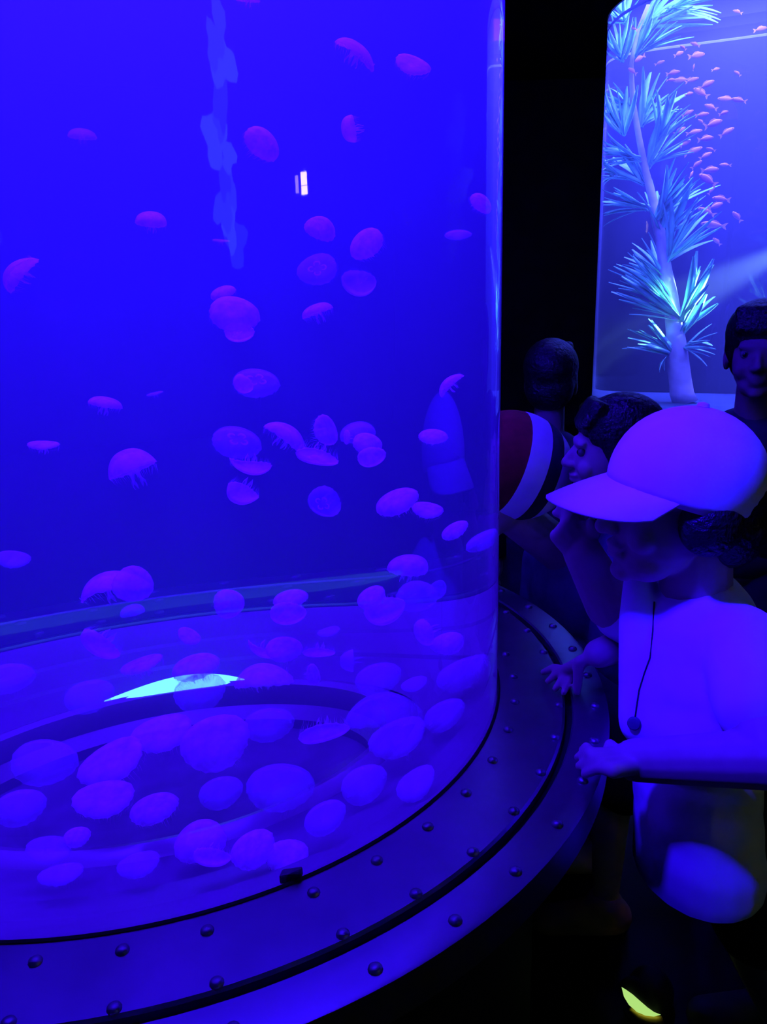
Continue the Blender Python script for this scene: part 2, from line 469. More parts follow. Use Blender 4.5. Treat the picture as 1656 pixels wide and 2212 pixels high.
J = [  # px, py, size, apex angle, tilt, shape, offset, label, pale, gonads
 (535, -6, 52, 90, 20, 'dome', -.30, 'pinkish jellyfish cut off by the top edge of the picture', 0, 1),
 (772, 104, 100, 62, 18, 'boat', -.30, 'slanting jellyfish with a pink centre, highest on the right of the tank', 0, 1),
 (893, 139, 74, 50, 50, 'flat', -.10, 'oval jellyfish just right of the highest slanting one', 0, 0),
 (752, 280, 60, 195, 18, 'tall', -.20, 'jellyfish swimming left with a short tail, below the highest slanting pair', 0, 0),
 (570, 307, 86, 22, 35, 'dome', -.22, 'upright oval jellyfish beside the pale green reflection streak', 0, 1),
 (177, 288, 58, 90, 8, 'dome', -.05, 'small lone umbrella shaped jellyfish at the upper left of the tank', 1, 0),
 (327, 472, 62, 80, 35, 'tall', -.05, 'lone jellyfish left of the green reflection streak, halfway up', 0, 0),
 (692, 488, 68, 55, 55, 'boat', -.28, 'ring shaped jellyfish straight below the small yellow reflection', 0, 1),
 (788, 523, 82, 140, 58, 'dome', -.30, 'large round jellyfish right of the ring shaped one', 0, 0),
 (685, 580, 82, 100, 78, 'flat', -.05, 'faint round jellyfish seen from above, under the ring shaped one', 1, 1),
 (773, 616, 70, 265, 30, 'tall', -.15, 'upside down pale jellyfish under the large round one', 1, 0),
 (683, 668, 68, 112, 15, 'dome', -.30, 'bright domed jellyfish with trailing arms, lowest of the upper right group', 0, 1),
 (478, 520, 34, 80, 20, 'flat', .20, 'tiny faint jellyfish at the foot of the green reflection streak', 1, 0),
 (1042, 437, 52, 30, 30, 'dome', -.05, 'pink jellyfish pressed against the right edge of the tank, highest there', 0, 0),
 (987, 505, 40, 90, 50, 'dome', .10, 'small faint round jellyfish near the right edge of the tank, halfway up', 1, 0),
 (30, 586, 100, 150, 12, 'boat', -.28, 'bright slanting jellyfish cut by the left edge of the picture', 0, 0),
 (480, 630, 54, 110, 40, 'dome', -.12, 'small jellyfish on the top of the overlapping cluster of three', 0, 0),
 (507, 672, 104, 60, 50, 'dome', -.25, 'biggest jellyfish of the overlapping cluster of three', 0, 1),
 (516, 722, 60, 280, 25, 'dome', -.20, 'jellyfish at the bottom of the overlapping cluster of three', 0, 0),
 (553, 822, 92, 70, 45, 'dome', -.10, 'large faint domed jellyfish below the overlapping cluster of three', 1, 1),
 (522, 832, 46, 230, 40, 'tall', -.32, 'small bright pink jellyfish overlapping the large faint domed one', 0, 1),
 (228, 868, 66, 75, 12, 'dome', -.10, 'domed jellyfish with a wispy tail at the left, above the cone shaped one', 0, 0),
 (335, 850, 32, 100, 20, 'flat', .25, 'tiny blurred jellyfish right of the domed one with a wispy tail', 1, 0),
 (95, 960, 60, 80, 22, 'flat', -.05, 'small flat oval jellyfish near the left edge of the picture', 0, 0),
 (278, 998, 100, 112, 8, 'cone', -.28, 'cone shaped jellyfish with tentacles trailing to the right', 0, 0),
 (513, 950, 100, 60, 38, 'dome', -.22, 'large pale domed jellyfish leftmost in the middle row', 1, 1),
 (540, 1014, 86, 268, 8, 'boat', -.34, 'boat shaped jellyfish under the large pale domed one', 0, 0),
 (518, 1070, 68, 245, 18, 'cone', -.28, 'triangular jellyfish lowest under the large pale domed one', 0, 0),
 (622, 932, 100, 58, 10, 'boat', -.32, 'long curved jellyfish in the middle row, with a dark gap beneath', 0, 1),
 (706, 930, 72, 8, 25, 'flat', -.18, 'narrow upright jellyfish in the middle row', 0, 0),
 (684, 990, 90, 256, 14, 'flat', -.34, 'bright cup shaped jellyfish hanging below the middle row', 0, 1),
 (770, 930, 66, 100, 40, 'tall', .00, 'blurred jellyfish at the top of the cluster beside the pale cap shape', 1, 0),
 (795, 955, 58, 45, 45, 'dome', -.05, 'jellyfish in the middle of the cluster beside the pale cap shape', 0, 0),
 (803, 990, 54, 300, 40, 'dome', -.08, 'jellyfish at the bottom of the cluster beside the pale cap shape', 0, 0),
 (748, 944, 34, 180, 30, 'flat', -.02, 'small jellyfish at the left of the cluster beside the pale cap shape', 0, 0),
 (697, 1087, 74, 235, 55, 'dome', -.25, 'round pale jellyfish with a tail up right, left of the pale cap shape', 1, 1),
 (936, 940, 54, 70, 35, 'dome', -.05, 'pink jellyfish just above the pale cap shape', 0, 0),
 (855, 1080, 86, 110, 40, 'dome', -.15, 'bright violet jellyfish showing through the pale cap shape', 0, 1),
 (925, 1100, 62, 60, 30, 'flat', -.12, 'jellyfish on the lower right rim of the pale cap shape', 0, 0),
 (980, 1144, 52, 120, 45, 'dome', -.05, 'small round jellyfish low on the right below the pale cap shape', 0, 0),
 (1045, 1165, 56, 90, 40, 'tall', .02, 'blurred jellyfish against the right edge of the tank below the pale cap shape', 1, 0),
 (967, 826, 66, 140, 8, 'boat', -.22, 'thin curved jellyfish alone near the right edge of the tank', 0, 0),
 (30, 1206, 62, 60, 35, 'flat', .05, 'faint oval jellyfish at the left edge, low in the tank', 1, 0),
 (232, 1252, 132, 112, 14, 'wing', -.22, 'wide wing shaped jellyfish at the lower left', 0, 0),
 (290, 1260, 82, 20, 55, 'dome', -.28, 'round jellyfish overlapping the right end of the wing shaped one', 0, 1),
 (285, 1317, 46, 100, 20, 'tall', -.05, 'small spiky jellyfish under the wing shaped one', 1, 0),
 (499, 1303, 66, 10, 35, 'tall', -.15, 'squat upright jellyfish above the cyan lamp', 0, 0),
 (626, 1290, 66, 95, 30, 'dome', -.10, 'upper jellyfish of the overlapping pair right of the squat upright one', 0, 0),
 (620, 1330, 70, 275, 40, 'dome', -.22, 'lower jellyfish of the overlapping pair right of the squat upright one', 0, 1),
 (799, 1288, 58, 120, 50, 'dome', -.18, 'small round jellyfish leftmost in the lower right cluster', 0, 1),
 (832, 1326, 78, 290, 30, 'cone', -.15, 'wide jellyfish hanging lowest in the lower right cluster', 0, 0),
 (884, 1218, 76, 75, 20, 'tall', -.10, 'spiky jellyfish at the top of the lower right cluster', 0, 0),
 (903, 1286, 76, 30, 50, 'dome', .00, 'round jellyfish in the middle of the lower right cluster', 1, 0),
 (946, 1275, 46, 350, 25, 'flat', .02, 'narrow jellyfish at the right end of the lower right cluster', 1, 0),
 (410, 1373, 50, 40, 25, 'flat', -.18, 'small narrow jellyfish straight above the cyan lamp', 0, 0),
 (710, 1363, 40, 95, 30, 'flat', .12, 'small faint oval jellyfish between the two lower clusters', 1, 0),
 (210, 1396, 92, 232, 28, 'dome', -.28, 'large bell shaped jellyfish at the lower left, above the basin', 0, 0),
 (307, 1433, 84, 102, 20, 'flat', -.30, 'flat oval jellyfish just left of the cyan lamp', 0, 0),
 (614, 1398, 70, 70, 40, 'dome', -.22, 'rounded jellyfish right above the cyan lamp, overlapping a flat one', 0, 0),
 (565, 1411, 70, 250, 15, 'boat', -.20, 'flat jellyfish tucked under a rounded one, right above the cyan lamp', 0, 0),
 (688, 1411, 62, 265, 18, 'flat', -.22, 'small flat jellyfish with a pink spot, right of the cyan lamp', 0, 1),
 (750, 1428, 50, 180, 12, 'cone', -.15, 'thin wispy jellyfish pointing down, right of the pink spotted one', 1, 0),
 (678, 1457, 48, 10, 15, 'flat', -.20, 'small upright jellyfish below the pink spotted one', 0, 0),
 (420, 1436, 90, 100, 30, 'dome', -.10, 'purple domed jellyfish rising behind the cyan lamp', 0, 0),
 (428, 1492, 96, 90, 60, 'dome', -.02, 'clear round jellyfish hovering in front of the cyan lamp', 1, 0),
 (912, 1368, 66, 200, 30, 'dome', -.05, 'jellyfish low at the right, under the lower right cluster', 0, 0),
 (970, 1386, 60, 60, 30, 'tall', -.05, 'jellyfish lowest at the right edge of the tank', 0, 0),
]
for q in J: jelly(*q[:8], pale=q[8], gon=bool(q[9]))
B = [  # blurred crowd low in the tank, over and around the basin
 (815, 1462, 84, 90, 50, 'dome', -.10, 1), (895, 1476, 46, 90, 40, 'flat', -.05, 1), (820, 1524, 140, 95, 20, 'wing', -.05, 1), (1000, 1450, 90, 90, 40, 'dome', -.02, 1),
 (460, 1600, 132, 100, 60, 'dome', -.18, 0), (700, 1586, 96, 280, 25, 'flat', -.25, 0), (225, 1722, 112, 80, 35, 'flat', -.25, 0), (330, 1742, 92, 100, 30, 'dome', -.30, 0),
 (475, 1708, 82, 90, 45, 'dome', -.25, 1), (608, 1692, 130, 70, 30, 'dome', -.28, 1), (165, 1806, 50, 90, 50, 'dome', -.34, 0), (430, 1812, 98, 95, 45, 'tall', -.34, 0),
 (108, 1832, 84, 70, 30, 'flat', -.34, 1), (455, 1856, 74, 260, 35, 'dome', -.38, 0), (132, 1886, 84, 90, 20, 'flat', -.40, 1), (405, 1955, 64, 100, 45, 'tall', -.46, 0),
 (542, 1832, 88, 110, 50, 'dome', -.36, 0), (622, 1848, 82, 60, 40, 'flat', -.38, 0), (700, 1762, 84, 100, 40, 'dome', -.30, 1), (240, 1642, 130, 110, 40, 'flat', -.12, 0),
 (98, 1640, 120, 60, 40, 'dome', -.15, 1), (580, 1560, 92, 80, 40, 'dome', -.10, 1), (350, 1580, 112, 90, 40, 'flat', -.05, 0), (560, 1452, 104, 100, 20, 'wing', .05, 0),
 (860, 1590, 110, 90, 40, 'flat', -.08, 1), (785, 1690, 90, 90, 50, 'dome', -.20, 1), (18, 1460, 90, 80, 40, 'dome', .02, 1), (190, 1500, 90, 90, 50, 'dome', .05, 1),
 (900, 1690, 76, 90, 40, 'flat', -.12, 1), (40, 1740, 96, 90, 45, 'dome', -.28, 1), (300, 1865, 80, 90, 30, 'flat', -.38, 1), (960, 1540, 80, 90, 40, 'dome', -.02, 1),
]
BN = {(460, 1600): 'largest round violet jellyfish, over the middle of the basin', (700, 1586): 'cup shaped jellyfish over the right end of the basin', (225, 1722): 'oval jellyfish over the left half of the basin, beside a rounder one', (330, 1742): 'rounder jellyfish left of the basin middle, beside an oval one', (475, 1708): 'faint round jellyfish just right of the basin middle', (608, 1692): 'wide faint jellyfish over the right half of the basin', (165, 1806): 'smallest jellyfish over the near left rim of the basin', (430, 1812): 'tall violet jellyfish over the near rim of the basin', (455, 1856): 'jellyfish half hidden under the tall one at the near basin rim', (405, 1955): 'jellyfish nearest the front foot of the tank wall, leftmost', (542, 1832): 'round violet jellyfish just outside the near right basin rim', (622, 1848): 'flat jellyfish beside the round one outside the near right basin rim', (240, 1642): 'broad jellyfish over the far left part of the basin, leaning left', (98, 1640): 'large faint jellyfish at the left end of the basin', (350, 1580): 'flat jellyfish over the far rim of the basin, below the cyan lamp', (820, 1524): 'wide wing shaped pale jellyfish right of the basin', (560, 1452): 'wide purple jellyfish behind the right tip of the cyan lamp'}
for q in B:
    jelly(*q[:7], BN.get(q[:2], 'blurred violet jellyfish crowding low over the basin floor'), pale=q[7], group='jellyfish crowding over the basin')

# ------------------------------------------------------------------ far tank with the leafy plant and its fish
C2 = (T2X, T2Y)
def z_at(px, py, dist):
    d = ray(px, py); h = math.hypot(d.x, d.y); return CAM.z + d.z / h * dist
TAN2 = math.sqrt(T2D**2 - T2R**2)
Z2B = z_at(1277, 866, TAN2); Z2T = z_at(1313, 45, TAN2); Z2W = Z2T - .05
M_water2 = water_mat('fish_water', (.55, .55, 1.0), .24)
M_bed2 = mat('far_tank_bed', (.03, .05, .09), .7, .3, noise=.2, nscale=12)
tank2 = empty('plant_tank', (T2X, T2Y, 0))
tag(tank2, 'far round tank glowing pale blue, with a leafy plant and pink fish inside', 'aquarium')
obj('acrylic_wall', lathe('acrylic_wall', [(T2R, Z2B - .02), (T2R, Z2T + .05)], C2, 128), M_acryl, tank2)
obj('water', lathe('water', [(.0001, Z2B + .012), (T2R - .006, Z2B + .012), (T2R - .006, Z2W), (.0001, Z2W)], C2, 64), M_water2, tank2)
obj('pedestal', lathe('pedestal', [(.0001, 0), (.62, 0), (.62, .08), (.66, .1), (.66, Z2B - .03), (.63, Z2B), (T2R + .002, Z2B)], C2, 64), M_black, tank2)
obj('tank_floor', lathe('tank_floor', [(T2R - .001, Z2B), (.3, Z2B + .01), (.0001, Z2B + .012)], C2, 64), M_bed2, tank2)
obj('hood', lathe('hood', [(T2R - .03, Z2T + .04), (T2R - .02, Z2T + .001), (T2R + .004, Z2T), (T2R + .012, Z2T + .02), (T2R + .012, Z1)], C2, 96), M_black, tank2)
obj('hood_lid', lathe('hood_lid', [(T2R + .010, Z2T + .50), (.0001, Z2T + .50)], C2, 48), M_black, tank2)
obj('water_ring', lathe('water_ring', [(T2R - .012, Z2W + .002), (T2R - .004, Z2W + .006), (T2R - .004, Z2W - .004), (T2R - .012, Z2W - .006)], C2, 96, closed=True), mat('ring_resin', (.12, .13, .2), .4, .5), tank2)
light('far_tank_hood_lamp', 'AREA', (T2X, T2Y, Z2T + .44), 480, (.060, .075, 1.0), shape='DISK', size=1.0)
lp = inside(1490, 640, -.06, 2)
light('leaf_fill_light', 'SPOT', inside(1775, 500, -.12, 2), 170, (.45, .90, 1.0), lp, spot_size=math.radians(26), spot_blend=.7, shadow_soft_size=.02)  # added out of view inside the tank to brighten the leaves

# leafy plant
M_leaf = mat('leaf', (.34, .80, .62), .45, .4, noise=.25, nscale=3)
M_trunk = mat('plant_trunk', (.62, .52, .62), .8, .2, noise=.2, nscale=14, bump=.4, bscale=25)
trunk_px = [(1478, 892, 46), (1472, 850, 44), (1466, 800, 41), (1462, 750, 37), (1455, 700, 32), (1448, 640, 28), (1436, 580, 25), (1428, 520, 22), (1412, 440, 17), (1394, 370, 14), (1380, 300, 12), (1366, 220, 11), (1362, 140, 10), (1376, 70, 9), (1400, 10, 8)]
plant = empty('leafy_plant', inside(1478, 892, 0, 2))
tag(plant, 'tall pale trunked plant with tufts of strappy cyan leaves in the far tank', 'plant')
tp = [inside(x, y, 0, 2) for x, y, w in trunk_px]
tp[0].z = Z2B + .011
obj('trunk', tube('trunk', tp, [inside_scale(x, y, 0, 2) * w / 2 for x, y, w in trunk_px], 14), M_trunk, plant)
def leaf_mesh(seed):
    rnd = random.Random(seed); v, f = [], []; n = 8; sag = rnd.uniform(.05, .22); sd = rnd.uniform(-.06, .06)
    for i in range(n + 1):
        t = i / n; w = .080 * (math.sin(math.pi * min(t * .82 + .12, 1)) ** .8) + .001
        z = -sag * t * t; y = sd * math.sin(2.5 * t)
        v += [(t, y - w, z + w * .55), (t, y, z - .004), (t, y + w, z + w * .55), (t, y, z + .004)]
    for i in range(n):
        for q in range(4):
            k = (q + 1) % 4; f.append((i * 4 + q, i * 4 + k, (i + 1) * 4 + k, (i + 1) * 4 + q))
    me = mesh('leaf', v, f); me.materials.append(M_leaf); return me
leaf_me = [leaf_mesh(i) for i in range(4)]
# tufts: base pixel, fan of directions (degrees in the picture), length in pixels, leaves, offset
TUFTS = [
 (1474, 690, 58, 84, 140, 9, -.10), (1472, 720, 40, 70, 100, 8, -.05), (1468, 690, 118, 172, 150, 13, -.06), (1478, 748, -38, 48, 72, 8, -.10),
 (1455, 765, 120, 172, 105, 11, -.06), (1440, 770, 215, 250, 36, 3, -.04), (1452, 655, 104, 165, 150, 13, .00), (1440, 565, 28, 95, 150, 15, -.05), (1436, 610, 105, 160, 110, 10, .02),
 (1425, 520, 35, 110, 150, 14, .02), (1400, 450, 140, 195, 120, 12, -.06), (1418, 470, 30, 80, 140, 13, -.10), (1392, 400, 110, 170, 110, 11, .05),
 (1380, 345, 130, 190, 110, 12, -.05), (1398, 360, 20, 85, 130, 13, .02), (1345, 290, 70, 150, 115, 14, -.10), (1385, 270, 20, 90, 120, 12, .05), (1362, 240, 110, 190, 80, 9, .06),
 (1420, 300, 30, 100, 110, 11, -.08), (1345, 130, 60, 160, 110, 13, -.05), (1375, 120, 20, 80, 130, 12, -.06), (1390, 60, 5, 70, 150, 14, .00), (1350, 50, 60, 175, 90, 11, .04), (1440, 25, -15, 50, 120, 11, -.04), (1330, 380, 130, 200, 70, 8, .02),
]
rnd = random.Random(4)
for (bx, by, a0, a1, L, n, off) in TUFTS:
    for i in range(n):
        a = math.radians(a0 + (a1 - a0) * (i + rnd.uniform(.1, .9)) / n); ll = L * rnd.uniform(.68, 1.08)
        p = inside(bx + rnd.uniform(-5, 5), by + rnd.uniform(-7, 7), off * .25, 2)
        sx, sy = math.cos(a), math.sin(a)
        e = inside(max(1302, bx + ll * sx), by - ll * sy, off + rnd.uniform(-.12, .12), 2)
        d = e - p; ln = d.length
        if ln < .02: continue
        side = d.cross(Vector((0, 0, 1)))
        if side.length < 1e-4: side = Vector((1, 0, 0))
        q = d.to_track_quat('X', 'Z') @ Quaternion((1, 0, 0), rnd.uniform(-.9, .9))
        o = bpy.data.objects.new('leaf', leaf_me[rnd.randrange(4)]); COL.objects.link(o); o.parent = plant
        o.rotation_mode = 'QUATERNION'; o.rotation_quaternion = q; o.location = p - plant.location
        k = .55 if ln > .2 else .8
        o.scale = (ln, max(ln * k, .10), max(ln * k, .10))

# fish
M_fish = mat('fish_skin', (.85, .30, .62), .45, .5, noise=.12, nscale=4)
M_fin = jelly_mat('fish_fin', (1.0, .55, .7), .75)
def fish_body():
    v, f = [], []; n, m = 12, 12
    for i in range(n + 1):
        t = i / n; h = .19 * math.sin(math.pi * min(1, t * .93 + .04)) ** .75 * (1 - .25 * t); w = h * .48
        for j in range(m):
            a = 2 * math.pi * j / m; v.append((.45 - .82 * t, w * math.cos(a), h * math.sin(a)))
    for i in range(n):
        for j in range(m):
            k = (j + 1) % m; f.append((i * m + j, i * m + k, (i + 1) * m + k, (i + 1) * m + j))
    f.append(tuple(range(m))[::-1]); f.append(tuple(n * m + j for j in range(m)))
    return mesh('fish_body', v, f)
def fin(pts):
    v = [(x, .006, z) for x, z in pts] + [(x, -.006, z) for x, z in pts]; n = len(pts)
    f = [tuple(range(n)), tuple(range(2 * n - 1, n - 1, -1))] + [(i, n + i, n + (i + 1) % n, (i + 1) % n) for i in range(n)]
    return mesh('fin', v, f, False)
fb = fish_body(); fb.materials.append(M_fish)
ft = fin([(-.33, .035), (-.47, .14), (-.56, .17), (-.48, .0), (-.56, -.17), (-.47, -.14), (-.33, -.035)]); ft.materials.append(M_fin)
fd = fin([(.20, .15), (.08, .235), (-.08, .225), (-.22, .15), (-.24, .08), (.0, .12)]); fd.materials.append(M_fin)
fe = lathe('eye', [(.022, 0), (.018, .008), (.0001, .012)], (0, 0), 8); fe.materials.append(mat('fish_eye', (.02, .02, .03), .2, .6))
FISH = [(515, 525, 90, 205), (450, 635, 80, 150), (885, 715, 95, 175), (800, 715, 60, 0), (990, 715, 80, 15), (1200, 620, 60, 20), (1120, 755, 110, 30), (1060, 825, 115, 150), (1290, 885, 100, 165),
 (1400, 895, 95, 165), (1150, 955, 90, 160), (1270, 1010, 75, 25), (1080, 1025, 85, 10), (1065, 1085, 50, 140), (1180, 1105, 140, 25), (1300, 1180, 105, 35), (880, 1165, 75, 35), (1110, 1240, 115, 15),
 (930, 1280, 80, 35), (1000, 1350, 110, 25), (1150, 1335, 60, 150), (1110, 1390, 85, 30), (1030, 1470, 80, 40), (1150, 1520, 125, 10), (1280, 1475, 70, 175), (1120, 1605, 140, 150), (980, 1560, 70, 60),
 (1160, 1700, 70, 60), (1240, 1780, 120, 175), (1200, 1840, 110, 25), (1110, 1890, 110, 150), (1385, 1935, 90, 130), (1170, 2010, 140, 165), (905, 425, 50, 140), (1010, 395, 70, 160), (1030, 495, 120, 15),
 (1000, 600, 50, 80), (1390, 655, 55, 140), (870, 480, 80, 30), (820, 650, 90, 10), (1390, 105, 65, 160), (1600, 260, 95, 20), (460, 250, 70, 150), (1205, 2158, 70, 135), (650, 3656, 60, 172), (732, 3666, 80, 172),
 (700, 560, 60, 20), (960, 840, 70, 20), (950, 1010, 80, 30), (1010, 1180, 90, 10)]
SPECIAL = {9: 'pink fish farthest right in the upper school of the far tank', 11: None, 15: 'pink fish lowest right of the upper school, just clear of the others',
 32: 'brightest salmon pink fish, beside the leaf tips in the far tank', 31: 'lone thin fish swimming down, right of the school in the far tank', 43: 'lone small fish just below the brightest salmon pink one',
 44: 'tiny pale fish near the foot of the plant, left of the two', 45: 'tiny pale fish near the foot of the plant, right of the two', 0: 'pink fish in front of the plant trunk, high at the left of the far tank', 41: 'pale pink fish nearest the right edge, just below the water line of the far tank', 40: 'pale fish highest in the far tank, beside the bright lamp spot', 37: 'faint small fish alone at the upper right of the school', 5: 'small round fish at the upper right of the school, lowest fin to the right'}
for i, (cx, cy, L, a) in enumerate(FISH):
    px, py = 1256 + cx / 4.14, cy / 4.14; off = -.18 + .30 * ((i * 37) % 11) / 10 if i != 25 else -.30
    p = inside(px, py, off, 2); s = inside_scale(px, py, off, 2) * L / 4.14 * 1.45
    o = empty('fish', p); aa = math.radians(a)
    d = (RIGHT * math.cos(aa) + UP * math.sin(aa) - FWD * .25 * math.sin(i * 2.1)).normalized()
    o.rotation_mode = 'QUATERNION'; o.rotation_quaternion = d.to_track_quat('X', 'Z'); o.scale = (s, s, s)
    lab = SPECIAL.get(i)
    if lab: tag(o, lab, 'fish', 'pink fish in the far tank')
    else: tag(o, 'small pink fish in the dense school right of the plant in the far tank', 'fish', 'pink fish schooling beside the plant')
    for nm, me in (('body', fb), ('tail_fin', ft), ('dorsal_fin', fd)):
        c = bpy.data.objects.new(nm, me); COL.objects.link(c); c.parent = o
    for sg in (-1, 1):
        c = bpy.data.objects.new('eye', fe); COL.objects.link(c); c.parent = o
        c.location = (.36, sg * .052, .03); c.rotation_euler = (-sg * math.pi / 2, 0, 0)

# ------------------------------------------------------------------ lit things behind the photographer, mirrored in the acrylic
w1 = empty('wall_lamp', (X1, -.83, 1.97)); tag(w1, 'small warm wall lamp with two panes, mirrored as a yellow glint in the big tank', 'lamp')
M_warm = glow('warm_pane', (1.0, .74, .28), 34)
M_ghost = glow('ghost_pane_glow', (1.0, .62, .55), 9)
for z0, z1 in ((1.915, 1.958), (1.963, 2.03)):
    obj('pane', box('pane', (X1 - .02, -.895, z0), (X1 - .012, -.765, z1)), M_warm, w1)
obj('ghost_pane', box('ghost_pane', (X1 - .02, -1.02, 1.93), (X1 - .012, -.955, 2.02)), M_ghost, w1)  # added dim pane imitating the ghost reflection of the acrylic's inner face
obj('frame', box('frame', (X1 - .012, -1.05, 1.89), (X1 + .001, -.74, 2.06), .003), M_black, w1)
w2 = empty('lit_aquarium', (3.10, -2.42, 0)); tag(w2, 'tall green lit aquarium behind the photographer, mirrored as a pale green streak', 'aquarium')
Mg = [glow('streak_glow', (.28, .66, .40), q) for q in (.5, .9, 1.4)]
M2 = Matrix.Translation((3.10, -2.42, 0)) @ Matrix.Rotation(math.radians(230), 4, 'Z')
rnd = random.Random(21)
for k in range(13):
    # invented glowing discs, one above the other, shaped to make the mirrored streak uneven
    cx_, cz_ = rnd.uniform(-.16, .16), 1.70 + .10 * k; rx_, rz_ = rnd.uniform(.10, .26), rnd.uniform(.09, .17)
    v, n = [], 18
    for ly in (-.02, -.004):
        for j in range(n):
            a = 2 * math.pi * j / n; q = 1 + .22 * math.sin(3 * a + k) + .14 * math.sin(5 * a + 2 * k)
            v.append((cx_ + rx_ * q * math.cos(a), ly - .001 * k, cz_ + rz_ * q * math.sin(a)))
    f = [tuple(range(n)), tuple(range(2 * n - 1, n - 1, -1))] + [(j, n + j, n + (j + 1) % n, (j + 1) % n) for j in range(n)]
    me = mesh('streak_disc', v, f, False); me.transform(M2); obj('streak_disc', me, Mg[(k * 2 + k // 3) % 3], w2)
me = box('cabinet', (-.36, .0, 0), (.36, .12, Z1 - .02), .01); me.transform(M2)
obj('cabinet', me, M_black, w2)

# ------------------------------------------------------------------ visitors
M_skin = mat('skin', (.42, .32, .28), .55, .35, noise=.06, nscale=30)
M_skin_d = mat('skin_shaded', (.18, .13, .11), .55, .35, noise=.06, nscale=30)  # skin darkened in its colour for visitors standing in shade
M_hair = mat('black_hair', (.010, .009, .010), .45, .4, noise=.3, nscale=60, bump=.6, bscale=120)
M_cotton = mat('white_cotton', (.80, .80, .82), .85, .15, noise=.04, nscale=25, bump=.25, bscale=9)
M_capw = mat('white_cap_cloth', (.80, .80, .80), .85, .15, noise=.03, nscale=40, bump=.10, bscale=30)
M_dark = mat('dark_cloth', (.030, .030, .045), .9, .1, noise=.2, nscale=20)
M_navy = mat('navy_cloth', (.10, .10, .16), .9, .1, noise=.2, nscale=20)
M_red = mat('dark_red_knit', (.16, .012, .014), .9, .1, noise=.2, nscale=50)
M_eye = mat('eye_white', (.12, .11, .11), .2, .5)
M_iris = mat('eye_dark', (.01, .01, .01), .2, .6)
M_shoe = mat('shoe', (.05, .05, .06), .6, .3)

def frame(c, facing, up=(0, 0, 1), s=1.0):
    y = Vector(facing).normalized(); z = Vector(up); x = y.cross(z).normalized(); z = x.cross(y).normalized()
    M = Matrix((x, y, z)).transposed().to_4x4() @ Matrix.Scale(s, 4); M.translation = Vector(c); return M
def add_local(bl, M, fn):
    k0 = bl.k; bl.k = 1.0; n0 = len(bl.bm.verts); fn(bl); bl.k = k0; bl.bm.verts.ensure_lookup_table()
    bmesh.ops.transform(bl.bm, matrix=M, verts=bl.bm.verts[n0:])
def head_shapes(bl):
    bl.ell((0, -.012, .032), (.072, .090, .080)).ell((0, .028, -.020), (.060, .060, .080)).ell((0, .044, -.074), (.044, .040, .032))
    bl.ell((0, .073, -.090), (.020, .017, .015)).cap((0, .084, .004), (0, .103, -.027), .008, .0115).ell((.010, .094, -.030), (.009, .010, .008)).ell((-.010, .094, -.030), (.009, .010, .008))
    bl.ell((0, .084, -.054), (.023, .012, .007)).ell((0, .083, -.065), (.020, .012, .007)).ell((0, .074, .020), (.050, .014, .012))
    bl.ell((.073, -.006, -.016), (.010, .021, .030)).ell((-.073, -.006, -.016), (.010, .021, .030))
    bl.ell((.034, .062, -.035), (.022, .020, .022)).ell((-.034, .062, -.035), (.022, .020, .022))
def eyes(M, par):
    for sx in (-1, 1):
        b = bmesh.new(); bmesh.ops.create_uvsphere(b, u_segments=12, v_segments=8, radius=.0115, matrix=M @ Matrix.Translation((sx * .030, .0720, .002)))
        e = obj('eye', from_bm('eye', b), M_eye, par)
        b = bmesh.new(); bmesh.ops.create_uvsphere(b, u_segments=10, v_segments=6, radius=.0072, matrix=M @ Matrix.Translation((sx * .030, .0775, .002)))
        i = bpy.data.objects.new('iris', from_bm('iris', b)); COL.objects.link(i); i.data.materials.append(M_iris); i.parent = e
def hair(M, par, full=1.0, voxel=.006):
    h = Blob()
    def fn(b):
        b.ell((0, -.020, .046), (.081 * full, .095 * full, .082 * full)).ell((0, -.050, -.015), (.072 * full, .058, .075))
        b.ell((.060, -.012, .010), (.022, .040, .045)).ell((-.060, -.012, .010), (.022, .040, .045))
        for k in range(9):
            a = -.9 + 1.8 * k / 8; b.cap((.060 * math.sin(a), .030 + .02 * math.cos(a), .102), (.068 * math.sin(a), .058 + .024 * math.cos(a), .056 + .008 * (k % 2)), .016, .007, n=8)
    add_local(h, M, fn); return h.build('hair', M_hair, par, voxel, 2)
def hand_shapes(bl, wrist, knuckle, tips, thumb_tip, palm_n, s=1.0):
    """Palm from wrist to knuckles, four fingers to their tips and a thumb from the side of the palm."""
    w, k = Vector(wrist), Vector(knuckle); d = (k - w).normalized(); nrm = Vector(palm_n).normalized(); side = d.cross(nrm).normalized()
    for q in (-1, -.33, .33, 1): bl.cap(w + side * q * .012 * s, k + side * q * .021 * s, .0125 * s, .0105 * s, n=10)
    for i, t in enumerate(tips):
        t = Vector(t); b = k + side * (-1 + 2 * i / 3) * .022 * s; mid = b.lerp(t, .5) + nrm * .007 * s
        bl.chain([b, mid, t], [.0090 * s, .0080 * s, .0062 * s], n=10)
    b = w.lerp(k, .35) + side * (.026 if (Vector(thumb_tip) - w).dot(side) > 0 else -.026) * s
    t = Vector(thumb_tip); bl.chain([w.lerp(k, .25), b, b.lerp(t, .55) + nrm * .004, t], [.013 * s, .0115 * s, .0095 * s, .0075 * s], n=10)
def legs(bl, ft, zs, r=.045, zk=.34, fwd=(-1, 0)):
    for x, y, hx, hy in ft:
        bl.chain([(hx, hy, zs), ((hx + x) / 2 + fwd[0] * .015, (hy + y) / 2 + fwd[1] * .015, zk), (x, y, .07)], [r * 1.35, r * .95, r * .62])
        bl.cap((x, y, .035), (x + fwd[0] * .11, y + fwd[1] * .11, .028), .034, .026)
